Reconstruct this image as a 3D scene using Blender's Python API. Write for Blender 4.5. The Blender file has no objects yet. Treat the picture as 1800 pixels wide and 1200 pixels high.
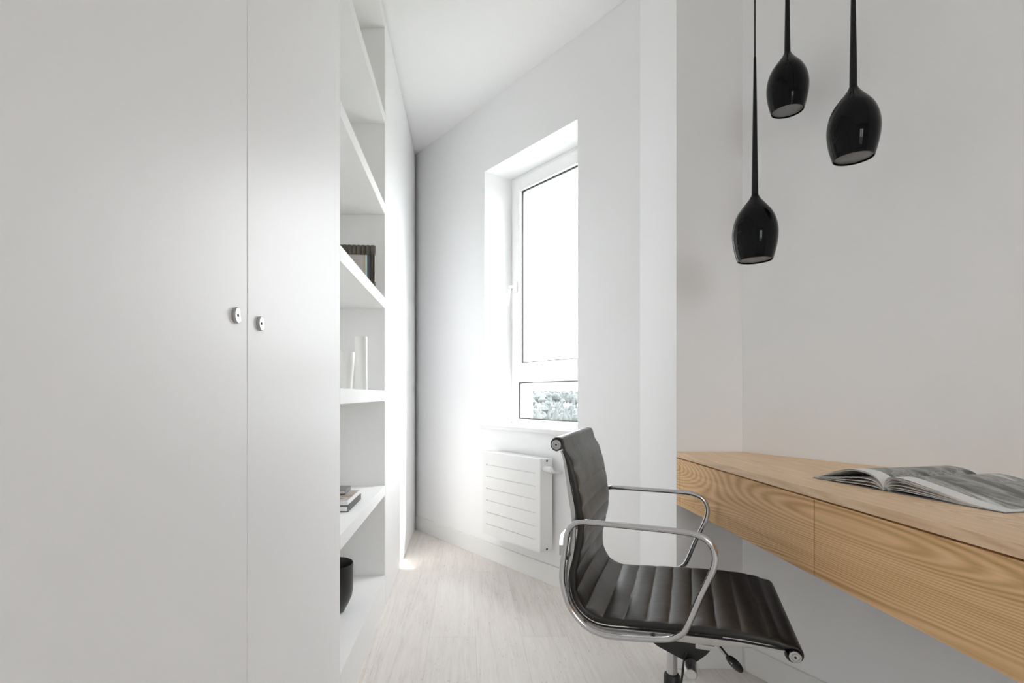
import bpy, bmesh, math, random
from mathutils import Vector, Matrix
R = math.radians
random.seed(4)
sc = bpy.context.scene
COL = sc.collection

# ------------------------------------------------------------ camera
EYE = 0.97
cd = bpy.data.cameras.new('camera'); cd.sensor_width = 36.0; cd.sensor_fit = 'HORIZONTAL'
cd.lens = 18.4; cd.shift_x = 80/1800; cd.shift_y = 94/1800; cd.clip_start = 0.02; cd.clip_end = 6000
cam = bpy.data.objects.new('camera', cd); COL.objects.link(cam)
cam.location = (0, 0, EYE); cam.rotation_euler = (R(90), 0, 0)
sc.camera = cam

# ------------------------------------------------------------ exposure
sc.view_settings.view_transform = 'Standard'
sc.view_settings.look = 'None'
sc.view_settings.gamma = 1.0
sc.view_settings.use_curve_mapping = False
sc.view_settings.exposure = 1.33

sc.cycles.max_bounces = 24; sc.cycles.diffuse_bounces = 16; sc.cycles.glossy_bounces = 6; sc.cycles.transparent_max_bounces = 12

# ------------------------------------------------------------ sky
SKY = 5.0
w = bpy.data.worlds.new('sky'); sc.world = w; w.use_nodes = True
nt = w.node_tree; nt.nodes.clear()
wo = nt.nodes.new('ShaderNodeOutputWorld'); bg = nt.nodes.new('ShaderNodeBackground')
tc = nt.nodes.new('ShaderNodeTexCoord'); sp = nt.nodes.new('ShaderNodeSeparateXYZ')
rp = nt.nodes.new('ShaderNodeValToRGB')
mz = nt.nodes.new('ShaderNodeMath'); mz.operation = 'MULTIPLY_ADD'; mz.inputs[1].default_value = .5; mz.inputs[2].default_value = .5
rp.color_ramp.elements[0].position = 0.488; rp.color_ramp.elements[0].color = (0.20, 0.21, 0.20, 1)   # land below the horizon
rp.color_ramp.elements[1].position = 0.497; rp.color_ramp.elements[1].color = (0.76, 0.80, 0.84, 1)   # pale overcast horizon
for p_, c_ in ((.56, (.86, .88, .90)), (.70, (1.05, 1.06, 1.08)), (.95, (1.35, 1.36, 1.38))):
    q_ = rp.color_ramp.elements.new(p_); q_.color = (*c_, 1)
nt.links.new(tc.outputs['Generated'], sp.inputs[0]); nt.links.new(sp.outputs['Z'], mz.inputs[0]); nt.links.new(mz.outputs[0], rp.inputs[0])
nt.links.new(rp.outputs[0], bg.inputs[0]); bg.inputs[1].default_value = SKY
nt.links.new(bg.outputs[0], wo.inputs[0])

# ------------------------------------------------------------ hazy sun through the window
sd = bpy.data.lights.new('sun', 'SUN'); sd.energy = 5.0; sd.angle = R(3.0); sd.color = (1.0, 0.97, 0.92)
sun = bpy.data.objects.new('sun', sd); COL.objects.link(sun)
ce = math.cos(R(54))
sun.rotation_euler = Vector((-0.988*ce, 0.152*ce, -math.sin(R(54)))).to_track_quat('-Z', 'Y').to_euler()
sun.location = (6, 2, 8)

# sky sampling portals (they emit nothing) at the window and the added rear one
def portal(name, loc, sx, sy, look):
    d = bpy.data.lights.new(name, 'AREA'); d.shape = 'RECTANGLE'; d.size = sx; d.size_y = sy
    d.cycles.is_portal = True
    o = bpy.data.objects.new(name, d); COL.objects.link(o); o.location = loc
    o.rotation_euler = Vector(look).to_track_quat('-Z', 'Y').to_euler()

# ------------------------------------------------------------ frames of the place
CEIL = 2.716
WX = -0.3725                       # wardrobe front
C0 = (-0.3725, 3.81)               # corner wardrobe / window wall
E1 = (0.5846, -0.8111); N1 = (0.8111, 0.5846)
def WW(t, m, z): return Vector((C0[0]+t*E1[0]+m*N1[0], C0[1]+t*E1[1]+m*N1[1], z))
RC = (0.983, 1.865); RD = (0.4354, -0.9002); RN = (0.9002, 0.4354)
def RW(t, m, z): return Vector((RC[0]+t*RD[0]+m*RN[0], RC[1]+t*RD[1]+m*RN[1], z))
def ID(x, y, z): return Vector((x, y, z))
wc = WW(1.19, 0.45, 1.55)
portal('window_portal', wc, 0.9, 1.7, (-N1[0], -N1[1], 0))
REAR_Y = -3.0
RWX0, RWX1, RWZ0, RWZ1 = 0.2, 1.3, 0.95, 2.30
portal('fill_window_portal', ((RWX0+RWX1)/2, REAR_Y-0.3, (RWZ0+RWZ1)/2), RWX1-RWX0, RWZ1-RWZ0, (0, 1, 0))

# ------------------------------------------------------------ materials
def newmat(name, col=(.8, .8, .8), rough=.5, metal=0., spec=.5, coat=0.):
    m = bpy.data.materials.new(name); m.use_nodes = True
    b = m.node_tree.nodes['Principled BSDF']
    b.inputs['Base Color'].default_value = (*col, 1); b.inputs['Roughness'].default_value = rough
    b.inputs['Metallic'].default_value = metal; b.inputs['Specular IOR Level'].default_value = spec
    b.inputs['Coat Weight'].default_value = coat; b.inputs['Coat Roughness'].default_value = .05
    return m
class NT:
    def __init__(s, m): s.t = m.node_tree; s.b = s.t.nodes['Principled BSDF']
    def n(s, typ, **kw):
        x = s.t.nodes.new('ShaderNode'+typ)
        for k, v in kw.items():
            if k in x.inputs.keys():
                x.inputs[k].default_value = v
            else: setattr(x, k, v)
        return x
    def l(s, a, b): s.t.links.new(a, b)
    def math(s, op, a, b=None):
        x = s.t.nodes.new('ShaderNodeMath'); x.operation = op
        for i, v in enumerate((a, b)):
            if v is None: continue
            if isinstance(v, (int, float)): x.inputs[i].default_value = v
            else: s.l(v, x.inputs[i])
        return x.outputs[0]
    def ramp(s, f, stops):
        x = s.t.nodes.new('ShaderNodeValToRGB'); e = x.color_ramp.elements
        while len(e) < len(stops): e.new(.5)
        for q, (p, c) in zip(e, stops):
            q.position = p; q.color = (*c, 1) if len(c) == 3 else c
        s.l(f, x.inputs[0]); return x.outputs[0]
    def mix(s, f, a, b, mode='MIX'):
        x = s.t.nodes.new('ShaderNodeMix'); x.data_type = 'RGBA'; x.blend_type = mode
        for i, v in ((0, f), (6, a), (7, b)):
            if isinstance(v, (int, float)): x.inputs[i].default_value = v
            elif isinstance(v, tuple): x.inputs[i].default_value = (*v, 1)
            else: s.l(v, x.inputs[i])
        return x.outputs[2]
    def coord(s, scale=(1, 1, 1), rot=(0, 0, 0), loc=(0, 0, 0), out='Object'):
        c = s.t.nodes.new('ShaderNodeTexCoord'); m = s.t.nodes.new('ShaderNodeMapping')
        m.inputs['Scale'].default_value = scale; m.inputs['Rotation'].default_value = rot; m.inputs['Location'].default_value = loc
        s.l(c.outputs[out], m.inputs[0]); return m.outputs[0]
    def noise(s, vec, scale, detail=2., rough=.5, dist=0.):
        x = s.t.nodes.new('ShaderNodeTexNoise'); x.inputs['Scale'].default_value = scale
        x.inputs['Detail'].default_value = detail; x.inputs['Roughness'].default_value = rough
        x.inputs['Distortion'].default_value = dist
        s.l(vec, x.inputs['Vector']); return x.outputs[0]
    def bump(s, h, strength=.2, dist=.01):
        x = s.t.nodes.new('ShaderNodeBump'); x.inputs['Strength'].default_value = strength
        x.inputs['Distance'].default_value = dist; s.l(h, x.inputs['Height']); s.l(x.outputs[0], s.b.inputs['Normal'])

M = {}
def paint(name, col, rough, bs=.05, spec=.5):
    m = newmat(name, col, rough, spec=spec); t = NT(m)
    t.bump(t.noise(t.coord(), 220., 3.), bs, .001); M[name] = m
paint('wall_paint', (.90, .90, .905), .75, .08, .3)
paint('ceiling_paint', (.91, .91, .91), .8, .05, .3)
paint('satin_lacquer', (.88, .88, .885), .42, .02, .38)
paint('shelf_lacquer', (.89, .89, .885), .5, .02)
paint('window_plastic', (.86, .86, .86), .3, .0)
paint('radiator_enamel', (.85, .85, .845), .35, .0)
paint('trim_paint', (.84, .84, .83), .45, .02)
paint('white_ceramic', (.84, .84, .82), .35, .03)
paint('black_ceramic', (.018, .018, .019), .35, .03)
paint('rubber', (.02, .02, .02), .6, .0)
paint('black_plastic', (.018, .018, .018), .45, .05)
paint('gasket', (.025, .025, .025), .6, .0)
paint('facade_paint', (.80, .80, .79), .8, .2)
paint('frosted_diffuser', (.20, .205, .21), .55, .0)
paint('page_paper', (.80, .80, .79), .55, .0)
paint('dark_cover', (.03, .03, .032), .4, .0)
paint('grey_cover', (.20, .20, .21), .4, .0)
M['chrome'] = newmat('chrome', (.60, .60, .61), .10, 1.)
M['polished_aluminium'] = newmat('polished_aluminium', (.56, .56, .56), .24, 1.)
M['brushed_steel'] = newmat('brushed_steel', (.72, .72, .72), .32, 1.)
M['knob_steel'] = newmat('knob_steel', (.50, .50, .50), .30, 1.)
M['black_glass'] = newmat('black_glass', (.004, .004, .0045), .035, 0., .16)
M['black_stem'] = newmat('black_stem', (.005, .005, .005), .35, 0., .25)
M['dark_hole'] = newmat('dark_hole', (.01, .01, .01), .7)

# glass
m = bpy.data.materials.new('pane_glass'); m.use_nodes = True; t = m.node_tree; t.nodes.clear()
o_ = t.nodes.new('ShaderNodeOutputMaterial'); mx = t.nodes.new('ShaderNodeMixShader')
tr = t.nodes.new('ShaderNodeBsdfTransparent'); gl = t.nodes.new('ShaderNodeBsdfGlossy'); fr = t.nodes.new('ShaderNodeLayerWeight'); pw_ = t.nodes.new('ShaderNodeMath'); pw_.operation = 'POWER'; pw_.inputs[1].default_value = 5.; ad_ = t.nodes.new('ShaderNodeMath'); ad_.operation = 'MULTIPLY_ADD'; ad_.inputs[1].default_value = .9; ad_.inputs[2].default_value = .035
tr.inputs[0].default_value = (.97, .98, .98, 1); gl.inputs['Roughness'].default_value = .01; fr.inputs['Blend'].default_value = .5
t.links.new(fr.outputs['Facing'], pw_.inputs[0]); t.links.new(pw_.outputs[0], ad_.inputs[0]); t.links.new(ad_.outputs[0], mx.inputs[0]); t.links.new(tr.outputs[0], mx.inputs[1]); t.links.new(gl.outputs[0], mx.inputs[2])
t.links.new(mx.outputs[0], o_.inputs[0]); M['pane_glass'] = m

# leather
m = newmat('black_leather', (.03, .027, .025), .34, 0., .55); t = NT(m); co = t.coord()
n1 = t.noise(co, 9., 3., .6); t.l(t.ramp(n1, [(.3, (.008, .007, .0065)), (.7, (.024, .020, .017))]), t.b.inputs['Base Color'])
cw = t.coord(scale=(26, 17, 22)); wr = t.noise(cw, 1.2, 2., .5, .2)
gr = t.noise(co, 420., 2.); cr = t.noise(t.coord(scale=(30, 90, 8)), 1., 2., .5)
t.bump(t.math('ADD', t.math('ADD', wr, t.math('MULTIPLY', cr, .8)), t.math('MULTIPLY', gr, .07)), 0.10, .006)
t.l(t.ramp(n1, [(.3, (.32,)*3), (.7, (.42,)*3)]), t.b.inputs['Roughness'])
M['black_leather'] = m

# oak
def oak(name, zoff, base=((.88, .60, .34), (.70, .44, .215), (.36, .185, .068))):
    m = newmat(name, (.5, .35, .2), .55, 0., .22); t = NT(m)
    c = t.coord(scale=(1.15, .12, 1.15), loc=(3.1, .35, zoff))
    n = t.noise(c, 4.2, 1.2, .45)
    ring = t.math('SINE', t.math('MULTIPLY', n, 430.))
    ring = t.math('ADD', t.math('MULTIPLY', ring, .5), .5)
    fib = t.noise(t.coord(scale=(260, 5, 260)), 1., 3., .6)
    fib2 = t.noise(t.coord(scale=(60, 1.2, 60), loc=(5, 2, 1)), 1., 3., .55)
    big = t.noise(t.coord(scale=(3, .9, 7)), 1., 2.)
    v = t.math('ADD', t.math('MULTIPLY', ring, .24), t.math('MULTIPLY', fib, .30))
    v = t.math('ADD', v, t.math('MULTIPLY', fib2, .38))
    v = t.math('ADD', v, t.math('MULTIPLY', big, .22))
    col = t.ramp(v, [(.38, base[0]), (.62, base[1]), (.92, base[2])])
    t.l(col, t.b.inputs['Base Color'])
    t.bump(t.math('ADD', fib, t.math('MULTIPLY', ring, .4)), .12, .001)
    M[name] = m
oak('oak_drawer', 1.7); oak('oak_top', 4.9, ((.88, .67, .47), (.80, .575, .375), (.62, .41, .24)))
M['oak_gap'] = newmat('oak_gap', (.06, .03, .015), .8)

# floor
m = newmat('whitewashed_oak_floor', (.7, .67, .63), .42, 0., .4); t = NT(m)
c = t.coord(rot=(0, 0, R(90)), loc=(0, -.0365, 0))
br = t.n('TexBrick'); br.offset = .37; br.squash = 1.
for k, v in (('Scale', 1.), ('Mortar Size', .0012), ('Mortar Smooth', .6), ('Bias', 0.), ('Brick Width', 2.1), ('Row Height', .185)): br.inputs[k].default_value = v
br.inputs['Color1'].default_value = (.0, .0, .0, 1); br.inputs['Color2'].default_value = (1, 1, 1, 1); br.inputs['Mortar'].default_value = (.5, .5, .5, 1)
t.l(c, br.inputs['Vector'])
gn = t.noise(t.coord(scale=(34, 2.2, 1)), 1., 4., .65, 1.2)
g2 = t.noise(t.coord(scale=(150, 9, 1)), 1., 3., .6)
patch = t.noise(t.coord(scale=(5, 2.2, 1)), 1., 2.)
v = t.math('ADD', t.math('MULTIPLY', gn, .45), t.math('MULTIPLY', g2, .25))
v = t.math('ADD', v, t.math('MULTIPLY', patch, .22)); v = t.math('ADD', v, t.math('MULTIPLY', br.outputs['Color'], .08))
col = t.ramp(v, [(.34, (.84, .80, .765)), (.52, (.765, .72, .68)), (.74, (.58, .53, .485))])
spk = t.noise(t.coord(scale=(60, 14, 1)), 1., 4., .7, 2.5)
spm = t.math('MULTIPLY', t.math('GREATER_THAN', spk, .63), t.math('GREATER_THAN', patch, .48))
col = t.mix(t.math('MULTIPLY', spm, .5), col, (.42, .37, .32))
col = t.mix(t.math('MULTIPLY', br.outputs['Fac'], .45), col, (.48, .44, .40))
t.l(col, t.b.inputs['Base Color'])
t.bump(t.math('SUBTRACT', t.math('MULTIPLY', v, .5), br.outputs['Fac']), .25, .0015)
M['floor'] = m

# magazine print
def printmat(name, ax, seed):
    m = newmat(name, (.5, .5, .5), .32, 0., .5); t = NT(m)
    uv = t.n('TexCoord').outputs['UV']; s = t.n('SeparateXYZ'); t.l(uv, s.inputs[0])
    mp = t.n('Mapping'); mp.inputs['Location'].default_value = (seed, seed*.7, 0); mp.inputs['Rotation'].default_value = (0, 0, ax)
    mp.inputs['Scale'].default_value = (2.2, 5.0, 1); t.l(uv, mp.inputs[0])
    n = t.noise(mp.outputs[0], 1.2, 4., .55, .7)
    col = t.ramp(n, [(.30, (.035, .037, .028)), (.44, (.10, .105, .08)), (.50, (.24, .24, .205)), (.55, (.42, .43, .40)), (.575, (.16, .165, .14)), (.68, (.62, .63, .62))])
    a = t.math('MULTIPLY', t.math('GREATER_THAN', s.outputs[0], .10), t.math('LESS_THAN', s.outputs[0], .93))
    b = t.math('MULTIPLY', t.math('GREATER_THAN', s.outputs[1], .13), t.math('LESS_THAN', s.outputs[1], .94))
    col = t.mix(t.math('MULTIPLY', a, b), (.80, .80, .79), col)
    t.l(col, t.b.inputs['Base Color']); M[name] = m
printmat('printed_page_left', .5, 3.3); printmat('printed_page_right', -.6, 8.1)
# small photographic book cover
m = newmat('photo_cover', (.5, .5, .5), .3); t = NT(m)
n = t.noise(t.coord(scale=(9, 14, 1), rot=(0, 0, .6)), 1.4, 3., .6, 1.)
t.l(t.ramp(n, [(.32, (.06, .05, .045)), (.45, (.34, .25, .20)), (.55, (.55, .52, .50)), (.7, (.38, .37, .37))]), t.b.inputs['Base Color']); M['photo_cover'] = m
# printed sheet inside the frame
m = newmat('framed_print', (.6, .57, .54), .4); t = NT(m)
s = t.n('SeparateXYZ'); t.l(t.n('TexCoord').outputs['UV'], s.inputs[0])
ln = t.math('SINE', t.math('MULTIPLY', s.outputs[1], 190.))
inr = t.math('MULTIPLY', t.math('MULTIPLY', t.math('GREATER_THAN', s.outputs[0], .22), t.math('LESS_THAN', s.outputs[0], .66)),
             t.math('MULTIPLY', t.math('GREATER_THAN', s.outputs[1], .2), t.math('LESS_THAN', s.outputs[1], .84)))
f = t.math('MULTIPLY', t.math('GREATER_THAN', ln, .35), inr)
col = t.mix(t.math('MULTIPLY', f, .45), (.50, .46, .44), (.16, .15, .15))
col = t.mix(t.math('GREATER_THAN', s.outputs[0], .80), col, (.42, .40, .29))
col = t.mix(t.math('GREATER_THAN', s.outputs[0], .88), col, (.55, .68, .66))
col = t.mix(t.math('GREATER_THAN', s.outputs[0], .94), col, (.03, .08, .13))
t.l(col, t.b.inputs['Base Color']); M['framed_print'] = m
paint('frame_wood', (.11, .095, .08), .4, .1)
# outdoors
m = newmat('haze_grey_leaves', (.10, .14, .09), .9); t = NT(m)
t.l(t.ramp(t.noise(t.coord(), .05, 4.), [(.35, (.022, .028, .030)), (.65, (.05, .058, .055))]), t.b.inputs['Base Color']); M['leaves'] = m  # grey-blue tone puts distance haze into the foliage colour
m = newmat('meadow', (.2, .22, .15), .9); t = NT(m)
t.l(t.ramp(t.noise(t.coord(scale=(1, .3, 1)), .012, 4.), [(.4, (.06, .075, .065)), (.52, (.11, .12, .10)), (.62, (.18, .18, .165))]), t.b.inputs['Base Color']); M['meadow'] = m

# ------------------------------------------------------------ mesh helpers
def BM(): return bmesh.new()
def hexa(bm, P):            # 8 corners: bottom 4 then top 4
    v = [bm.verts.new(p) for p in P]
    for f in ((3, 2, 1, 0), (4, 5, 6, 7), (0, 1, 5, 4), (1, 2, 6, 5), (2, 3, 7, 6), (3, 0, 4, 7)): bm.faces.new([v[i] for i in f])
def box(bm, a0, a1, b0, b1, c0, c1, F=ID):
    hexa(bm, [F(a0, b0, c0), F(a1, b0, c0), F(a1, b1, c0), F(a0, b1, c0), F(a0, b0, c1), F(a1, b0, c1), F(a1, b1, c1), F(a0, b1, c1)])
def prism(bm, pts, z0, z1):
    a = [bm.verts.new((x, y, z0)) for x, y in pts]; b = [bm.verts.new((x, y, z1)) for x, y in pts]; n = len(pts)
    bm.faces.new(a[::-1]); bm.faces.new(b)
    for i in range(n): bm.faces.new((a[i], a[(i+1) % n], b[(i+1) % n], b[i]))
def catmull(P, n=8, closed=False):
    P = [Vector(p) for p in P]; out = []; L = len(P)
    rng = range(L if closed else L-1)
    for i in rng:
        g = (lambda k: P[k % L]) if closed else (lambda k: P[max(0, min(L-1, k))])
        p0, p1, p2, p3 = g(i-1), g(i), g(i+1), g(i+2)
        for j in range(n):
            s = j/n
            out.append(.5*((2*p1)+(p2-p0)*s+(2*p0-5*p1+4*p2-p3)*s*s+(3*p1-p0-3*p2+p3)*s**3))
    if not closed: out.append(P[-1])
    return out
def tube(bm, pts, r, seg=12, closed=False, caps=True, ry=None):
    pts = [Vector(p) for p in pts]; n = len(pts); rings = []
    rr = r if isinstance(r, (list, tuple)) else [r]*n
    up = None
    for i, p in enumerate(pts):
        if closed: tg = pts[(i+1) % n]-pts[i-1]
        else: tg = pts[min(n-1, i+1)]-pts[max(0, i-1)]
        tg.normalize()
        if up is None: up = tg.orthogonal().normalized()
        up = (up-tg*up.dot(tg)).normalized(); sd_ = tg.cross(up)
        rings.append([bm.verts.new(p+(up*math.cos(a)+sd_*math.sin(a))*rr[i]) for a in [2*math.pi*k/seg for k in range(seg)]])
    rng = range(n if closed else n-1)
    for i in rng:
        A, B = rings[i], rings[(i+1) % n]
        off = 0
        if closed and i == n-1:
            off = min(range(seg), key=lambda q: (A[0].co-B[q].co).length)
        for k in range(seg): bm.faces.new((A[k], A[(k+1) % seg], B[(k+1+off) % seg], B[(k+off) % seg]))
    if caps and not closed: bm.faces.new(rings[0][::-1]); bm.faces.new(rings[-1])
def lathe(bm, prof, c=(0, 0, 0), ax='Z', seg=48, rot=None, close=True):
    rings = []
    for r, z in prof:
        ring = []
        for k in range(seg):
            a = 2*math.pi*k/seg; p = Vector((r*math.cos(a), r*math.sin(a), z))
            if ax == 'Y': p = Vector((p.x, p.z, p.y))
            if ax == 'X': p = Vector((p.z, p.x, p.y))
            if rot: p = rot @ p
            ring.append(bm.verts.new(p+Vector(c)))
        rings.append(ring)
    for A, B in zip(rings, rings[1:]):
        for k in range(seg): bm.faces.new((A[k], A[(k+1) % seg], B[(k+1) % seg], B[k]))
    if close:
        if prof[0][0] > 1e-5: bm.faces.new(rings[0][::-1])
        if prof[-1][0] > 1e-5: bm.faces.new(rings[-1])
def bevel(bm, w, seg=2, ang=30):
    bmesh.ops.recalc_face_normals(bm, faces=bm.faces)
    e = [x for x in bm.edges if len(x.link_faces) == 2 and x.calc_face_angle(0) > R(ang)]
    bmesh.ops.bevel(bm, geom=e, offset=w, segments=seg, affect='EDGES', profile=.7, clamp_overlap=True)
def obj(name, bm, mat, parent=None, smooth=False, origin=None, local=False):
    bmesh.ops.remove_doubles(bm, verts=bm.verts, dist=1e-6)
    bmesh.ops.recalc_face_normals(bm, faces=bm.faces)
    if parent is None and origin is None:
        xs = [v.co for v in bm.verts]
        origin = Vector(((min(c.x for c in xs)+max(c.x for c in xs))/2, (min(c.y for c in xs)+max(c.y for c in xs))/2, min(c.z for c in xs)))
    if parent is not None and not local:
        root = parent
        while root.parent: root = root.parent
        origin = root.location.copy()
    if origin is not None and not local:
        bmesh.ops.translate(bm, verts=bm.verts, vec=-Vector(origin))
    me = bpy.data.meshes.new(name); bm.to_mesh(me); bm.free()
    if smooth:
        for p in me.polygons: p.use_smooth = True
        me.set_sharp_from_angle(angle=R(smooth if smooth is not True else 40))
    o = bpy.data.objects.new(name, me); COL.objects.link(o)
    me.materials.append(M[mat])
    if parent is not None: o.parent = parent
    elif not local: o.location = origin
    return o
def tag(o, label, cat, group=None):
    o['label'] = label; o['category'] = cat
    if group: o['group'] = group
    return o
def thing(name, label, cat, loc, rotz=0., group=None):
    o = bpy.data.objects.new(name, None); COL.objects.link(o); o.empty_display_size = .1
    o.location = loc; o.rotation_euler = (0, 0, rotz)
    return tag(o, label, cat, group)
def struct(name, bm, mat, **k):
    o = obj(name, bm, mat, origin=(0, 0, 0), **k); o['kind'] = 'structure'; return o
def sempty(name, loc):
    o = bpy.data.objects.new(name, None); COL.objects.link(o); o.location = loc; o['kind'] = 'structure'; return o

# ------------------------------------------------------------ room shell
poly = [(-1.0, -3.1), (3.5, -3.1), (1.2, 1.90), (1.145, 2.047), (-0.99, 5.008)]
bm = BM(); prism(bm, poly, -.2, 0); struct('floor', bm, 'floor')
bm = BM(); prism(bm, poly, CEIL, CEIL+.2); struct('ceiling', bm, 'ceiling_paint')
TW0, TW1, ZS, ZT, TH = .8243, 1.5616, .795, 2.31, .39
bm = BM()
box(bm, -1.2, TW0, 0, TH, 0, CEIL, WW); box(bm, TW1, 2.32, 0, TH, 0, CEIL, WW)
box(bm, TW0, TW1, 0, TH, 0, ZS-.022, WW); box(bm, TW0, TW1, 0, TH, ZT, CEIL, WW)
struct('wall_front', bm, 'wall_paint')
bm = BM(); prism(bm, [(.748, 1.865), (.983, 1.865), (.983, 1.9295), (.748, 2.2555)], 0, CEIL)
struct('wall_pillar', bm, 'wall_paint')
bm = BM(); box(bm, 0, 5.404, 0, .2, 0, CEIL, RW); struct('wall_right', bm, 'wall_paint')
bm = BM(); box(bm, -1.1, -.98, -3.0, 4.88, 0, CEIL); struct('wall_left', bm, 'wall_paint')
bm = BM()
box(bm, -1.1, RWX0, REAR_Y-.3, REAR_Y, 0, CEIL); box(bm, RWX1, 3.6, REAR_Y-.3, REAR_Y, 0, CEIL)
box(bm, RWX0, RWX1, REAR_Y-.3, REAR_Y, 0, RWZ0); box(bm, RWX0, RWX1, REAR_Y-.3, REAR_Y, RWZ1, CEIL)
struct('wall_rear', bm, 'wall_paint')
# baseboards
bm = BM(); box(bm, 0, 1.905, -.012, -.0005, 0, .098, WW); bevel(bm, .002); struct('baseboard_front', bm, 'trim_paint')
bm = BM(); box(bm, .02, 5.3, -.012, -.0005, 0, .088, RW); bevel(bm, .002); struct('baseboard_right', bm, 'trim_paint')
bm = BM(); box(bm, .748, .965, 1.853, 1.8645, 0, .088); bevel(bm, .002); struct('baseboard_pillar', bm, 'trim_paint')

# ------------------------------------------------------------ window
win = sempty('window_1', WW(1.19, .21, ZS))
def ring(bm, t0, t1, z0, z1, wl, wr, wb, wt, m0, m1, F=WW):
    box(bm, t0, t0+wl, m0, m1, z0, z1, F); box(bm, t1-wr, t1, m0, m1, z0, z1, F)
    box(bm, t0+wl, t1-wr, m0, m1, z0, z0+wb, F); box(bm, t0+wl, t1-wr, m0, m1, z1-wt, z1, F)
FM0, FM1 = .210, .280
bm = BM()
ring(bm, TW0, TW1, ZS, ZT, .068, .068, .030, .055, FM0, FM1); box(bm, TW0+.068, TW1-.068, FM0, FM1, 1.047, 1.125, WW)
bevel(bm, .0025); obj('window_frame', bm, 'window_plastic', win)
bm = BM(); ring(bm, TW0+.034, TW1-.034, 1.100, ZT-.028, .062, .062, .064, .072, FM0-.016, FM1-.03)
bevel(bm, .003); sash = obj('window_sash', bm, 'window_plastic', win)
bm = BM(); ring(bm, TW0+.0962, TW1-.0962, 1.1642, ZT-.1002, .006, .006, .006, .006, FM0+.002, FM0+.012); obj('gasket', bm, 'gasket', win)
bm = BM(); ring(bm, TW0+.0682, TW1-.0682, .8252, 1.0468, .006, .006, .006, .006, FM0+.002, FM0+.012); obj('gasket', bm, 'gasket', win)
bm = BM(); box(bm, TW0+.096, TW1-.096, .226, .246, 1.164, ZT-.10, WW); obj('upper_pane', bm, 'pane_glass', win)
bm = BM(); box(bm, TW0+.068, TW1-.068, .226, .246, .825, 1.047, WW); obj('lower_pane', bm, 'pane_glass', win)
# lever handle on the sash stile
HT, HZ = TW0+.062, 1.628
bm = BM(); box(bm, HT-.014, HT+.014, .185, .194, HZ-.034, HZ+.034, WW); bevel(bm, .003); hd = obj('handle', bm, 'window_plastic', win)
pts = catmull([WW(HT, .192, HZ), WW(HT, .165, HZ), WW(HT-.001, .148, HZ-.006), WW(HT-.004, .141, HZ-.03), WW(HT-.008, .139, HZ-.07), WW(HT-.011, .139, HZ-.112)], 6)
bm = BM(); tube(bm, pts, [.0085]*10+[.0095]*(len(pts)-14)+[.0085, .008, .006, .003], 10); obj('lever', bm, 'window_plastic', hd, smooth=60)
bm = BM(); box(bm, TW0-.02, TW1+.02, -.022, -.0005, ZS-.024, ZS-.001, WW); box(bm, TW0+.0005, TW1-.0005, -.001, .2095, ZS-.0215, ZS-.001, WW)
bevel(bm, .002); obj('window_sill', bm, 'trim_paint', win)
bm = BM(); box(bm, TW0+.001, TW1-.001, .281, .43, ZS-.021, ZS-.006, WW); obj('outer_sill', bm, 'brushed_steel', win)
# unseen rear window, added to let in fill light
w2 = sempty('added_fill_window', ((RWX0+RWX1)/2, REAR_Y, RWZ0))
bm = BM(); ring(bm, RWX0, RWX1, RWZ0, RWZ1, .07, .07, .07, .07, REAR_Y-.2, REAR_Y-.13, ID)
box(bm, (RWX0+RWX1)/2-.05, (RWX0+RWX1)/2+.05, REAR_Y-.2, REAR_Y-.13, RWZ0+.07, RWZ1-.07); obj('window_frame', bm, 'window_plastic', w2)
for a, b in ((RWX0+.07, (RWX0+RWX1)/2-.05), ((RWX0+RWX1)/2+.05, RWX1-.07)):
    bm = BM(); box(bm, a, b, REAR_Y-.175, REAR_Y-.155, RWZ0+.07, RWZ1-.07); obj('window_pane', bm, 'pane_glass', w2)

# ------------------------------------------------------------ wardrobe wall
HW = CEIL-.014
BK = -.97
def cab(name, label, cat, y0, y1): return thing(name, label, cat, ((WX+BK)/2, (y0+y1)/2, 0))
wr_ = cab('wardrobe', 'tall plain white wardrobe with two handleless doors and small round metal knobs', 'wardrobe', .29, 1.49)
bm = BM()
box(bm, BK, WX-.022, -.31, 1.543, .0, HW); obj('carcass', bm, 'satin_lacquer', wr_)
KN = {}
for (a, b, ky) in ((-.31, .288, None), (.292, .888, .842), (.892, 1.488, .939)):
    bm = BM(); box(bm, WX-.020, WX, a, b, .004, HW); bevel(bm, .0012)
    d = obj('door', bm, 'satin_lacquer', wr_)
    if ky:
        z = 1.098
        bm = BM(); lathe(bm, [(.0118, 0.0), (.0126, .0008), (.0132, .0030), (.0128, .0050), (.0115, .0060), (.0100, .0058), (.0035, .0052), (.003, .0042), (.0, .0042)], (WX, ky, z), 'X', 40)
        k = obj('knob', bm, 'knob_steel', d, smooth=35); k['label'] = 'small round brushed metal knob'
        bm = BM(); lathe(bm, [(.0022, .0043), (.0022, .0058), (.0012, .0060)], (WX, ky, z), 'X', 16); obj('knob_screw', bm, 'dark_hole', d)
bm = BM(); box(bm, WX-.021, WX-.001, 1.4915, 1.5435, .004, HW); obj('side_panel', bm, 'satin_lacquer', wr_)
bc = cab('bookcase', 'open white built-in bookcase with six bays between wardrobe and cupboard', 'bookcase', 1.544, 2.396)
BD = WX-.37
SH = [(.0, .145), (.511, .556), (.943, .99), (1.366, 1.413), (1.795, 1.842), (2.211, 2.256), (2.65, HW)]
bm = BM(); box(bm, BD-.02, BD, 1.5445, 2.3955, 0, HW); obj('back_panel', bm, 'shelf_lacquer', bc)
bm = BM(); box(bm, BD, WX-.022, 1.5445, 1.5625, 0, HW); obj('side_panel', bm, 'shelf_lacquer', bc)
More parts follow.
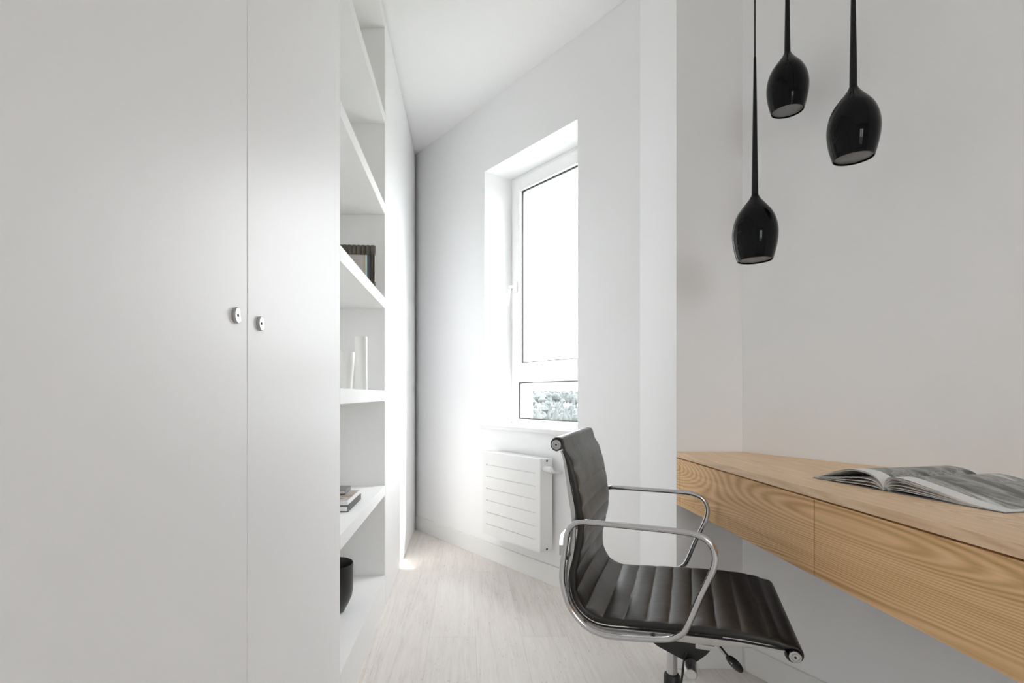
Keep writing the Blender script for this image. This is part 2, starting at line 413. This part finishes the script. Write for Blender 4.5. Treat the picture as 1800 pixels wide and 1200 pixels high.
bm = BM(); box(bm, BD, WX-.001, 2.3775+.018, 2.4135, 0, HW); obj('side_panel', bm, 'shelf_lacquer', bc)
for i, (a, b) in enumerate(SH):
    bm = BM(); box(bm, BD+.0005, WX-.0005, 1.563, 2.395, a, b) if 0 else box(bm, BD+.0005, WX-.0005, 1.5445, 2.395, a, b)
    bevel(bm, .001); obj('plinth' if i == 0 else ('top_panel' if i == 6 else 'shelf'), bm, 'shelf_lacquer', bc)
cp = cab('cupboard', 'flush white full-height cupboard front between open shelves and window corner', 'cupboard', 2.414, 3.77)
bm = BM(); box(bm, BK, WX-.022, 2.416, 3.765, 0, HW); obj('carcass', bm, 'satin_lacquer', cp)
bm = BM(); box(bm, WX-.020, WX, 2.4145, 3.765, .003, HW); bevel(bm, .001); obj('door', bm, 'satin_lacquer', cp)
# ------------------------------------------------------------ things on the shelves
def book(name, label, x0, x1, y0, y1, z0, z1, cover, rot=0., group=None):
    c = Vector(((x0+x1)/2, (y0+y1)/2, z0)); hx, hy, h = (x1-x0)/2, (y1-y0)/2, z1-z0
    b = thing(name, label, 'book', c, rot, group)
    def p(nm, bm_, mt): return obj(nm, bm_, mt, b, local=True)
    th = min(.0025, h*.14)
    bm = BM(); box(bm, -hx, hx, -hy, hy, 0, th); box(bm, -hx, hx, -hy, hy, h-th, h); box(bm, -hx, hx, hy-th, hy, th, h-th)
    box(bm, hx-th, hx, -hy, hy-th, th, h-th); p('cover', bm, cover)
    bm = BM(); box(bm, -hx+.002, hx-th-.0005, -hy+.002, hy-th-.0003, th, h-th); p('pages', bm, 'page_paper')
    return b
book('book', 'thick hardback with black cover edges, lowest of the stack on the shelf', -.60, -.418, 1.848, 2.075, .5568, .579, 'dark_cover')
bk2 = book('book', 'large book with brown and grey photographic cover, middle of the stack', -.60, -.421, 1.852, 2.07, .5795, .594, 'page_paper')
bm = BM(); box(bm, -.088, .086, -.106, .106, .0146, .0151); obj('cover_photo', bm, 'photo_cover', bk2, local=True)
book('book', 'small dark grey notebook lying on top of the shelf stack', -.585, -.457, 1.975, 2.065, .5955, .612, 'grey_cover')
# black vase
bm = BM()
lathe(bm, [(.0, .0), (.042, .0), (.047, .004), (.062, .030), (.074, .058), (.0785, .085), (.079, .12), (.079, .180), (.0775, .1825), (.0755, .180), (.0750, .09), (.06, .04), (.0, .02)], (-.513, 2.0, .1455), 'Z', 56)
tag(obj('vase', bm, 'black_ceramic', smooth=50), 'black ceramic vase with a rounded base on the lowest shelf', 'vase')
bm = BM()
lathe(bm, [(.0, .0), (.026, .0), (.0275, .003), (.030, .04), (.034, .09), (.0385, .135), (.0375, .137), (.0355, .135), (.031, .08), (.026, .01), (.0, .008)], (-.449, 1.93, .9905), 'Z', 48)
tag(obj('vase', bm, 'white_ceramic', smooth=50), 'short flared white ceramic vase, left one of the two on the shelf', 'vase')
bm = BM()
lathe(bm, [(.0, .0), (.0225, .0), (.024, .003), (.0235, .06), (.023, .195), (.0235, .205), (.022, .208), (.0185, .205), (.018, .02), (.0, .015)], (-.412, 2.05, .9905), 'Z', 48)
tag(obj('vase', bm, 'white_ceramic', smooth=50), 'tall slender white cylinder vase beside the short flared one', 'vase')
# picture frame
pf = thing('picture_frame', 'dark ribbed wooden picture frame standing on an upper bookcase shelf', 'picture frame', (-.478, 2.24, 1.4135), R(5))
FW, FH = .088, .196
fx, fb = .034, .040
bm = BM()
nb = 9; pw = 2*FW/nb
for top in (0, 1):       # ribbed top and bottom rails
    z0, z1 = (FH-fb, FH) if top else (0, fb)
    for k in range(nb):
        a = -FW+k*pw; pts = [(a, -.004), (a+pw*.08, -.012), (a+pw*.3, -.0135), (a+pw*.55, -.012), (a+pw*.8, -.008), (a+pw, -.004), (a+pw, .006), (a, .006)]
        lo = [bm.verts.new((x, y, z0)) for x, y in pts]; hi = [bm.verts.new((x, y, z1)) for x, y in pts]
        bm.faces.new(lo[::-1]); bm.faces.new(hi)
        for i in range(len(pts)): bm.faces.new((lo[i], lo[(i+1) % 8], hi[(i+1) % 8], hi[i]))
for sx in (-1, 1):
    for k in range(3):
        a = sx*FW-sx*(k+1)*.0095 if sx > 0 else -FW+k*.0095
        pts = [(a, -.006), (a+.002, -.010), (a+.0047, -.0125), (a+.0075, -.010), (a+.0095, -.006), (a+.0095, .006), (a, .006)]
        lo = [bm.verts.new((x, y, fb)) for x, y in pts]; hi = [bm.verts.new((x, y, FH-fb)) for x, y in pts]
        for i in range(len(pts)): bm.faces.new((lo[i], lo[(i+1) % 7], hi[(i+1) % 7], hi[i]))
obj('frame', bm, 'frame_wood', pf, local=True)
bm = BM(); uvl = bm.loops.layers.uv.new('UVMap')
a, b = FW-.0285, FW-.0285
vs = [bm.verts.new(p) for p in ((-a, -.004, fb), (a, -.004, fb), (a, -.004, FH-fb), (-a, -.004, FH-fb))]
f = bm.faces.new(vs)
for l, u in zip(f.loops, ((0, 0), (1, 0), (1, 1), (0, 1))): l[uvl].uv = u
ex = bmesh.ops.extrude_face_region(bm, geom=[f]); bmesh.ops.translate(bm, verts=[v for v in ex['geom'] if isinstance(v, bmesh.types.BMVert)], vec=(0, .004, 0))
obj('print', bm, 'framed_print', pf, local=True)

# ------------------------------------------------------------ radiator
rd = thing('radiator', 'white flat panel radiator with horizontal grooves under the window', 'radiator', WW(1.176, -.055, .18))
R0, R1, Z0, Z1 = .9424, 1.411, .184, .651
bm = BM(); box(bm, R0, R1, -.100, -.093, Z0, Z1, WW)
obj('back_sheet', bm, 'radiator_enamel', rd)
# front panel: flat bars parted by narrow grooves
gz = [.245, .311, .378, .445, .512, .578]
bm = BM(); ed = [Z0]+gz+[Z1]
box(bm, R0, R0+.034, -.106, -.100, Z0, Z1, WW); box(bm, R1-.036, R1, -.106, -.100, Z0, Z1, WW)
for a, b in zip(ed, ed[1:]):
    box(bm, R0+.034, R1-.036, -.106, -.100, a+(.0022 if a > Z0 else 0), b-(.0022 if b < Z1 else 0), WW)
obj('front_panel', bm, 'radiator_enamel', rd)
for ta in (R0, R1-.003):
    bm = BM(); box(bm, ta, ta+.003, -.0929, -.022, Z0, Z1, WW); bevel(bm, .001); obj('side_cover', bm, 'radiator_enamel', rd)
bm = BM(); box(bm, R0+.004, R1-.004, -.0925, -.024, Z1-.006, Z1-.001, WW)
for k in range(1, 22): box(bm, R0+.004+k*.021, R0+.0055+k*.021, -.0925, -.024, Z0+.05, Z1-.0065, WW)
obj('convector_grille', bm, 'radiator_enamel', rd)
for zz in (Z1-.012, Z0+.012):
    bm = BM(); lathe(bm, [(.005, 0), (.005, .003), (.003, .004)], WW(R1, -.06, zz), 'X', 16, rot=Matrix.Rotation(math.atan2(E1[1], E1[0]), 3, 'Z')); obj('plug', bm, 'black_plastic', rd)
for tt in (R0+.08, R1-.10):
    bm = BM(); box(bm, tt, tt+.03, -.0215, -.0005, Z0+.06, Z1-.06, WW)
    obj('wall_bracket', bm, 'radiator_enamel', rd)
# thermostatic valve
vz = .590
bm = BM(); tube(bm, [WW(R1, -.062, vz), WW(R1+.03, -.062, vz), WW(R1+.05, -.062, vz)], .009, 14)
tube(bm, catmull([WW(R1+.04, -.062, vz), WW(R1+.045, -.045, vz-.004), WW(R1+.046, -.02, vz-.006), WW(R1+.046, -.001, vz-.006)], 5), .008, 12)
vv = obj('valve', bm, 'brushed_steel', rd, smooth=50)
bm = BM(); lathe(bm, [(.0, .0), (.010, .0), (.0135, .003), (.0145, .010), (.0135, .050), (.011, .056), (.0, .057)], WW(R1-.004, -.078, vz+.012), 'X', 20, rot=Matrix.Rotation(math.atan2(E1[1], E1[0]), 3, 'Z'))
obj('valve_head', bm, 'radiator_enamel', vv, smooth=50)

# ------------------------------------------------------------ desk
DX, DT = .748, .768
def wx(y): return RC[0]+(RC[1]-y)*RD[0]/(-RD[1])
Y0, Y1 = .10, 1.8645
dk = thing('wall_desk', 'long wall-hung oak desk with flat drawer fronts along the right wall', 'desk', (1.1, 1.0, .58))
def slab(bm, xa, ya, yb, z0, z1, inset=.001): prism(bm, [(xa, ya), (wx(ya)-inset, ya), (wx(yb)-inset, yb), (xa, yb)], z0, z1)
bm = BM(); slab(bm, DX, Y0, Y1, DT-.019, DT); bevel(bm, .0008); obj('desktop', bm, 'oak_top', dk)
bm = BM(); slab(bm, DX+.021, Y0+.002, Y1, .585, DT-.0225, .002); obj('carcass', bm, 'oak_gap', dk)
bm = BM(); box(bm, DX, DX+.02, 1.835, Y1, .581, DT-.0225); obj('filler_strip', bm, 'oak_drawer', dk)
for a, b in ((1.1275, 1.8320), (.4215, 1.1245), (.10, .4185)):
    bm = BM(); box(bm, DX, DX+.02, a, b, .581, DT-.0225); bevel(bm, .0006); obj('drawer_front', bm, 'oak_drawer', dk)

# ------------------------------------------------------------ magazine
MO = Vector((.8767, 1.101, DT+.0008)); MA = Vector((.191, -.982, 0)); MB_ = Vector((.982, .191, 0))
mg = thing('magazine', 'open magazine with grey-green photographs lying on the oak desk', 'magazine', MO)
def MF(a, z, b): return MO+MA*a+MB_*b+Vector((0, 0, z))
def sheet(bm, prof, b0, b1, th, uv=None, fl=False):
    P = catmull([(x, z, 0) for x, z in prof], 5); n = len(P)
    uvl = bm.loops.layers.uv.verify()
    nb_ = 8; top = []; bot = []
    for i, p in enumerate(P):
        top.append([bm.verts.new(MF(p.x, p.y, b0+(b1-b0)*j/nb_)) for j in range(nb_+1)])
        bot.append([bm.verts.new(MF(p.x, max(.0001, p.y-th), b0+(b1-b0)*j/nb_)) for j in range(nb_+1)])
    for i in range(n-1):
        for j in range(nb_):
            f = bm.faces.new((top[i][j], top[i+1][j], top[i+1][j+1], top[i][j+1]))
            for l, (ii, jj) in zip(f.loops, ((i, j), (i+1, j), (i+1, j+1), (i, j+1))): l[uvl].uv = (ii/(n-1), jj/nb_)
            bm.faces.new((bot[i][j+1], bot[i+1][j+1], bot[i+1][j], bot[i][j]))
        bm.faces.new((top[i][0], bot[i][0], bot[i+1][0], top[i+1][0])); bm.faces.new((top[i+1][nb_], bot[i+1][nb_], bot[i][nb_], top[i][nb_]))
    for j in range(nb_):
        bm.faces.new((top[0][j+1], bot[0][j+1], bot[0][j], top[0][j])); bm.faces.new((top[-1][j], bot[-1][j], bot[-1][j+1], top[-1][j+1]))
# right half
Rt = [(.001, .010), (.004, .022), (.012, .0295), (.028, .0325), (.05, .0305), (.085, .0235), (.12, .0155), (.15, .0085), (.172, .0045), (.195, .0026), (.212, .0020)]
bm = BM(); sheet(bm, Rt, 0, .285, .0007); obj('top_page', bm, 'printed_page_right', mg, smooth=60)
for q, (k, dz) in enumerate(((.91, .0), (.83, .0), (.72, .0), (.50, .0), (.32, .0), (.2, .0))):
    pr = [(x if x > .1 else x+.0015*q, z*k if x < .15 else max(.0004, z*k-.0001*q)) for x, z in Rt]
    bm = BM(); sheet(bm, pr[:-1] if q % 2 else pr, .0005*q, .285, .0009); obj('page', bm, 'page_paper', mg, smooth=60)
Lt = [(-.001, .008), (-.006, .018), (-.018, .0275), (-.035, .0335), (-.055, .0360), (-.08, .0350), (-.11, .0270), (-.14, .0150), (-.16, .0075), (-.174, .0045)]
bm = BM(); sheet(bm, Lt, 0, .285, .0007); obj('top_page', bm, 'printed_page_left', mg, smooth=60)
for q, pr in enumerate(([(x, z*.93) for x, z in Lt], [(-.001, .004), (-.02, .017), (-.045, .0195), (-.08, .0165), (-.12, .0095), (-.172, .0040)],
        [(-.001, .003), (-.02, .012), (-.045, .0125), (-.08, .0100), (-.12, .0068), (-.170, .0030)], [(-.001, .002), (-.03, .006), (-.08, .0045), (-.168, .0016)])):
    bm = BM(); sheet(bm, pr, .0005*q, .285, .0009); obj('page', bm, 'page_paper', mg, smooth=60)
bm = BM(); sheet(bm, [(-.176, .0007), (-.05, .0007), (0, .0007), (.1, .0007), (.213, .0007)], -.001, .286, .0006); obj('cover', bm, 'grey_cover', mg)

# ------------------------------------------------------------ pendant lamps
def pendant(x, y, z, label):
    r = thing('pendant_lamp', label, 'lamp', (x, y, z), 0, 'black glass pendant lamps over the desk')
    bm = BM()
    prof = [(.0435, .0), (.0475, .014), (.0518, .032), (.0550, .052), (.0563, .074), (.0540, .096), (.0492, .114), (.0420, .130), (.0325, .144), (.0225, .157), (.0150, .167), (.0104, .175), (.0085, .180)]
    P = [(p.x, p.y) for p in catmull([(a, b, 0) for a, b in prof], 4)]
    inner = [(a-.0022, b) for a, b in P[::-1] if a > .012]
    lathe(bm, P+[(.004, .181), (.004, .172)]+inner+[(.0413, -.0002), (.0435, .0)], (0, 0, 0), 'Z', 64, close=False)
    obj('lamp_shade', bm, 'black_glass', r, smooth=50, local=True)
    bm = BM(); lathe(bm, [(.0, .0035), (.0405, .0035), (.0415, .0045), (.0405, .0065), (.0, .0065)], (0, 0, 0), 'Z', 48, close=False); obj('diffuser', bm, 'frosted_diffuser', r, smooth=50, local=True)
    bm = BM(); lathe(bm, [(.0, .179), (.0082, .179), (.0080, .20), (.0032, .553), (.0025, .556), (.0, .556)], (0, 0, 0), 'Z', 24, close=False); obj('stem', bm, 'black_stem', r, smooth=30, local=True)
    top = CEIL-z
    bm = BM(); tube(bm, [(0, 0, .55), (0, 0, 1.0), (0, 0, top-.02)], .0023, 10); obj('cord', bm, 'black_plastic', r, local=True)
    bm = BM(); lathe(bm, [(.0, top-.025), (.035, top-.025), (.04, top-.021), (.04, top-.0005), (.0, top-.0005)], (0, 0, 0), 'Z', 40, close=False); obj('ceiling_cap', bm, 'black_stem', r, smooth=30, local=True)
pendant(.788, 1.43, 1.337, 'lowest hanging of the black pendant lamps, leftmost, with its thin cord in view')
pendant(.975, 1.59, 1.831, 'highest hanging and smallest looking of the black pendant lamps, the middle one')
pendant(.966, 1.307, 1.560, 'rightmost of the three black pendant lamps, largest looking, hung at middle height')

# ------------------------------------------------------------ office chair
CW = .480; HWD = CW/2
ch = thing('office_chair', 'black ribbed leather office chair with chrome armrests in front of the desk', 'chair', (.5888, 1.5002, 0), R(-23))
def loc(u, v, s): return Vector((u+.264, s-HWD, v))
def cobj(n, bm, m, p=ch, **k): return obj(n, bm, m, p, local=True, **k)
Ct, Cf = (-.5417, .8386), (0., .3836); RR = .0150
prof = [(Ct[0]+RR*math.cos(R(a)), Ct[1]+RR*math.sin(R(a))) for a in range(265, 25, -20)]
nt0 = len(prof)
prof += [(-.5235, .822), (-.5135, .795), (-.4979, .737), (-.4855, .665), (-.4815, .615), (-.4880, .567), (-.4990, .5157), (-.5020, .475), (-.4920, .432), (-.4660, .4015), (-.426, .388), (-.352, .392), (-.278, .3975), (-.215, .4015), (-.12, .4055), (-.055, .4035), (-.018, .3985)]
prof += [(Cf[0]+RR*math.cos(R(a)), Cf[1]+RR*math.sin(R(a))) for a in range(85, -200, -20)]
PC = catmull([(u, v, 0) for u, v in prof], 10)
# resample by arc length
L = [0.]
for a, b in zip(PC, PC[1:]): L.append(L[-1]+(b-a).length)
def at(s):
    import bisect
    s = max(0, min(L[-1]-1e-9, s)); i = bisect.bisect_right(L, s)-1; f = (s-L[i])/(L[i+1]-L[i]); return PC[i].lerp(PC[i+1], f)
def frame(s):
    d = (at(s+.003)-at(s-.003)).normalized(); return at(s), d, Vector((-d.y, d.x, 0))    # normal on the sitter's side
S_w0 = sum((PC[i+1]-PC[i]).length for i in range((nt0)*10)); S_w1 = L[-1]-RR*R(275)
PITCH = (S_w1-S_w0)/17.0
# sitter's side: on the back the normal must point to +u; path runs downwards there so flip if needed
_, _, nn = frame((S_w0+S_w1)*.3)
SGN = 1 if nn.x > 0 else -1
split = S_w0+PITCH*8
def sling(s0, s1, name):
    N = max(8, int((s1-s0)/.0022)); J = 40; bm = BM(); G = [[], []]
    for i in range(N+1):
        s = s0+(s1-s0)*i/N; p, d, n = frame(s); n = n*SGN
        inch = S_w0 <= s <= S_w1
        ph = (s-S_w0)/PITCH
        for j in range(J+1):
            x = j/J
            # cluster columns near the sides
            x = .5-.5*math.cos(math.pi*x); yy = .004+x*(CW-.008)
            e = min(yy-.004, CW-.004-yy)
            eb = min(1., e/.022); hem = math.sqrt(max(0., 1-(1-min(1., e/.007))**2))
            wob = .03*math.sin(yy*31+ph*2.1)+.02*math.sin(yy*67+ph*5)
            puff = abs(math.sin(math.pi*(ph+wob*eb*.4)))**.62 if inch else .6
            am = .0066*min(1, (s-S_w0)/.03)*min(1, (S_w1-s)/.03) if inch else 0
            am = max(0, am)
            base = .0045 if not inch else .0045+.0028*min(1, min((s-S_w0), (S_w1-s))/.04)
            th_ = (base+am*(puff*eb+.45*(1-eb)))*(.25+.75*hem)
            dip = .006*(1-((yy-HWD)/HWD)**2) if inch else 0
            dip *= min(1, max(0, min(s-S_w0, S_w1-s)/.08)) if inch else 0
            for q, sg in ((0, 1), (1, -.75)):
                c = p+n*(th_*sg-dip)
                G[q].append(bm.verts.new(loc(c.x, c.y, yy)))
    W = J+1
    for i in range(N):
        for j in range(J):
            bm.faces.new((G[0][i*W+j], G[0][(i+1)*W+j], G[0][(i+1)*W+j+1], G[0][i*W+j+1]))
            bm.faces.new((G[1][i*W+j+1], G[1][(i+1)*W+j+1], G[1][(i+1)*W+j], G[1][i*W+j]))
        for j in (0, J):
            bm.faces.new((G[0][i*W+j], G[1][i*W+j], G[1][(i+1)*W+j], G[0][(i+1)*W+j]))
    for i in (0, N):
        for j in range(J): bm.faces.new((G[0][i*W+j], G[0][i*W+j+1], G[1][i*W+j+1], G[1][i*W+j]))
    return cobj(name, bm, 'black_leather', smooth=75)
sling(0, split, 'backrest'); sling(split, L[-1], 'seat')
# cross tubes wrapped by the leather, and the round end discs
for (cu, cv) in (Ct, Cf):
    bm = BM(); tube(bm, [loc(cu, cv, .002), loc(cu, cv, CW-.002)], .0098, 20); cobj('cross_tube', bm, 'black_plastic', smooth=50)
    for sgn, s in ((-1, .001), (1, CW-.001)):
        bm = BM(); c = loc(cu, cv, s)
        rot = Matrix.Rotation(R(180), 3, 'Z') if sgn < 0 else None
        lathe(bm, [(.0, .0), (.0122, .0), (.0128, .002), (.0126, .0075), (.0115, .0085), (.0088, .0085), (.0084, .0072), (.0074, .0072), (.0070, .0085), (.0048, .0088), (.0, .0088)], c, 'Y', 36, rot=rot, close=False)
        ec = cobj('end_cap', bm, 'polished_aluminium', smooth=30)
        bm = BM(); lathe(bm, [(.0, .0088), (.0026, .0088), (.0026, .0098), (.0, .0098)], c, 'Y', 16, rot=rot, close=False)
        cobj('cap_screw', bm, 'black_plastic', ec)
# side rails: cast bar that follows the leather
ro = [(-.5310, .822), (-.5230, .800), (-.5120, .7215), (-.5010, .640), (-.5085, .5647), (-.5195, .4961), (-.5195, .4587), (-.4970, .4083), (-.4665, .3785), (-.4270, .3635), (-.3521, .3680), (-.2784, .3732), (-.2154, .3765), (-.1584, .3800), (-.1105, .3865), (-.0600, .3920), (-.0200, .3930)]
ri = [(-.5270, .824), (-.5165, .798), (-.5040, .7350), (-.4905, .655), (-.4940, .5670), (-.5060, .5120), (-.5085, .4740), (-.4985, .4300), (-.4700, .3960), (-.4270, .3800), (-.3521, .3840), (-.2784, .3895), (-.2154, .3930), (-.1584, .3960), (-.1105, .3975), (-.0600, .3965), (-.0200, .3950)]
A = catmull([(a, b, 0) for a, b in ro], 6); B = catmull([(a, b, 0) for a, b in ri], 6)
for s0, s1 in ((-.009, .004), (CW-.004, CW+.009)):
    bm = BM(); rows = []
    for a, b in zip(A, B):
        rows.append([bm.verts.new(loc(a.x, a.y, s0)), bm.verts.new(loc(b.x, b.y, s0)), bm.verts.new(loc(b.x, b.y, s1)), bm.verts.new(loc(a.x, a.y, s1))])
    for p, q in zip(rows, rows[1:]):
        for k in range(4): bm.faces.new((p[k], p[(k+1) % 4], q[(k+1) % 4], q[k]))
    bm.faces.new(rows[0][::-1]); bm.faces.new(rows[-1]); bevel(bm, .0022, 2, 45); cobj('side_rail', bm, 'polished_aluminium', smooth=30)
# chrome arm loops
arm = [(-.4918, .6387), (-.470, .6470), (-.440, .6478), (-.3359, .6475), (-.235, .6460), (-.202, .6415), (-.1777, .6292), (-.1640, .6031), (-.1675, .5657), (-.1959, .4952), (-.2242, .421), (-.2391, .4008), (-.2605, .3875), (-.2965, .3796), (-.3627, .3721), (-.4148, .3694), (-.46, .383), (-.4991, .4231), (-.5183, .4759), (-.5198, .5198), (-.5124, .5795), (-.5065, .6168)]
for s in (-.030, CW+.030):
    bm = BM(); tube(bm, catmull([loc(u, v, s) for u, v in arm], 6, True), .0074, 14, closed=True); ar = cobj('armrest', bm, 'chrome', smooth=60)
    for (u, v) in ((-.510, .550), (-.468, .384), (-.300, .3795)):
        bm = BM(); a, b = (s, 0.) if s < 0 else (CW, s)
        tube(bm, [loc(u, v, a), loc(u, v, b)], .0052, 12); cobj('arm_bolt', bm, 'black_plastic', smooth=50)
# cross bars between the rails
def bar(n, p0, p1, wu, wv, mat='polished_aluminium'):
    bm = BM(); (u, v) = p0
    N = 14; rows = []
    for i in range(N+1):
        s = CW*i/N; k = 1-abs(2*i/N-1)
        vv_ = v-.022*min(1, k*2.2)**1.0 if n == 'seat_crossbar' else v
        uu = u-(.020*min(1, k*2.5) if n == 'back_crossbar' else 0)
        rows.append([bm.verts.new(loc(uu-wu, vv_-wv, s)), bm.verts.new(loc(uu+wu, vv_-wv, s)), bm.verts.new(loc(uu+wu, vv_+wv, s)), bm.verts.new(loc(uu-wu, vv_+wv, s))])
    for p, q in zip(rows, rows[1:]):
        for k in range(4): bm.faces.new((p[k], p[(k+1) % 4], q[(k+1) % 4], q[k]))
    bm.faces.new(rows[0][::-1]); bm.faces.new(rows[-1]); bevel(bm, .002, 2, 50); return cobj(n, bm, mat, smooth=30)
bar('seat_crossbar', (-.345, .366), 0, .020, .006); bar('seat_crossbar', (-.185, .368), 0, .020, .006)
bar('back_crossbar', (-.530, .560), 0, .005, .014)
# tilt mechanism
bm = BM()
pr = [(-.400, .338), (-.130, .338), (-.125, .330), (-.175, .262), (-.205, .232), (-.232, .236), (-.300, .262), (-.395, .325)]
lo = [bm.verts.new(loc(u, v, HWD-.045)) for u, v in pr]; hi = [bm.verts.new(loc(u, v, HWD+.045)) for u, v in pr]
bm.faces.new(lo); bm.faces.new(hi[::-1])
for i in range(len(pr)): bm.faces.new((lo[i], lo[(i+1) % 8], hi[(i+1) % 8], hi[i]))
bevel(bm, .005, 2); tb = cobj('tilt_bracket', bm, 'black_plastic', smooth=30)
bm = BM(); lathe(bm, [(.0, .02), (.0145, .02), (.0145, .262), (.0, .262)], loc(-.264, 0, HWD), 'Z', 28, close=False); cobj('gas_column', bm, 'chrome', smooth=40)
bm = BM(); lathe(bm, [(.0155, .0), (.023, .0), (.0225, .168), (.0195, .172), (.0155, .172)], loc(-.264, 0, HWD), 'Z', 28, close=False); cobj('column_sleeve', bm, 'black_plastic', smooth=40)
bm = BM(); lathe(bm, [(.0, -.060), (.013, -.060), (.0165, -.055), (.0175, -.030), (.0175, -.008), (.015, .0), (.006, .002), (.006, .01), (.0, .01)], loc(-.214, .236, HWD-.055), 'Y', 28, close=False)
cobj('tension_knob', bm, 'brushed_steel', smooth=35)
bm = BM(); tube(bm, catmull([loc(-.160, .312, HWD-.03), loc(-.145, .296, HWD-.05), loc(-.122, .276, HWD-.07), loc(-.112, .268, HWD-.08)], 5), .005, 10); lv = cobj('lever', bm, 'chrome', smooth=50)
rot = Matrix.Rotation(R(-38), 3, 'Y') @ Matrix.Rotation(R(35), 3, 'Z')
bm = BM(); lathe(bm, [(.0, -.004), (.018, -.004), (.024, -.002), (.025, .001), (.022, .005), (.010, .008), (.0, .009)], loc(-.110, .268, HWD-.08), 'X', 28, rot=rot, close=False); cobj('lever_knob', bm, 'black_stem', lv, smooth=40)
bm = BM(); tube(bm, catmull([loc(-.225, .262, HWD-.048), loc(-.232, .235, HWD-.052), loc(-.238, .18, HWD-.045), loc(-.246, .14, HWD-.03), loc(-.252, .11, HWD-.018)], 5), .0032, 8); cobj('cable', bm, 'black_plastic', smooth=50)
# the chair stands a little nearer than first laid out: shrink towards the eye height before the base is added
KC = .925
for o in ch.children_recursive:
    for v in o.data.vertices: v.co.x *= KC; v.co.y *= KC; v.co.z = EYE-(EYE-v.co.z)*KC
ch.location.x *= KC; ch.location.y *= KC
# low four star base on glides (below the frame's lower edge)
hub = loc(-.264, 0, HWD)
bm = BM(); lathe(bm, [(.0, .030), (.030, .030), (.034, .036), (.030, .070), (.022, .078), (.0, .078)], hub, 'Z', 28, close=False); cobj('base_hub', bm, 'polished_aluminium', smooth=35)
for k in range(4):
    a = R(90*k+68); d = Vector((math.cos(a), math.sin(a), 0)); sd2 = Vector((-d.y, d.x, 0)); rows = []
    bm = BM()
    for r, z, hw_, hh in ((.026, .050, .016, .014), (.10, .044, .014, .010), (.19, .034, .011, .007), (.27, .026, .010, .005)):
        c = hub+d*r; rows.append([bm.verts.new(c+sd2*sx*hw_+Vector((0, 0, z+sz*hh))) for sx, sz in ((-1, -1), (1, -1), (1, 1), (-1, 1))])
    for p, q in zip(rows, rows[1:]):
        for i in range(4): bm.faces.new((p[i], p[(i+1) % 4], q[(i+1) % 4], q[i]))
    bm.faces.new(rows[0][::-1]); bm.faces.new(rows[-1]); bevel(bm, .003, 2, 40); lg = cobj('base_leg', bm, 'polished_aluminium', smooth=30)
    bm = BM(); lathe(bm, [(.0, .0), (.016, .0), (.018, .003), (.016, .010), (.006, .012), (.006, .021), (.0, .021)], hub+d*.258, 'Z', 20, close=False)
    cobj('glide', bm, 'black_plastic', lg, smooth=35)

# ------------------------------------------------------------ view outside the window
GZ = -34.
bm = BM()
NX, NY = 40, 40
def ground(x, y):
    d = math.hypot(x, y); return GZ + max(0, (d-650))*.0225 + 3*math.sin(x*.011)*math.sin(y*.007)
grid = [[bm.verts.new((-300+i*(1500/NX), 30+j*(2200/NY), ground(-300+i*(1500/NX), 30+j*(2200/NY)))) for j in range(NY+1)] for i in range(NX+1)]
for i in range(NX):
    for j in range(NY): bm.faces.new((grid[i][j], grid[i+1][j], grid[i+1][j+1], grid[i][j+1]))
o = struct('ground', bm, 'meadow', smooth=60)
bm = BM()
rnd = random.Random(9)
for k in range(900):
    az = R(rnd.uniform(4.5, 16)); d = rnd.choice([rnd.uniform(640, 900), rnd.uniform(900, 1900), rnd.uniform(1300, 2000)])
    if 900 < d < 1150 and rnd.random() < .7: continue
    x, y = d*math.sin(az), d*math.cos(az); z = ground(x, y); hgt = rnd.uniform(9, 20)*(1+.3*(d > 1200)); r = hgt*rnd.uniform(.16, .42)
    con = rnd.random() < .5
    pf_ = [(r*.15, 0), (r*.2, hgt*.12), (r, hgt*.2), (r*.6, hgt*.6), (r*.05, hgt)] if con else [(r*.2, 0), (r*.25, hgt*.2), (r, hgt*.4), (r*1.1, hgt*.65), (r*.6, hgt*.92), (.1, hgt)]
    lathe(bm, [(a*rnd.uniform(.85, 1.15), b) for a, b in pf_], (x, y, z-.5), 'Z', 7)
o = obj('distant_forest', bm, 'leaves'); tag(o, 'hazy belt of distant trees seen through the lower window pane', 'trees'); o['kind'] = 'stuff'
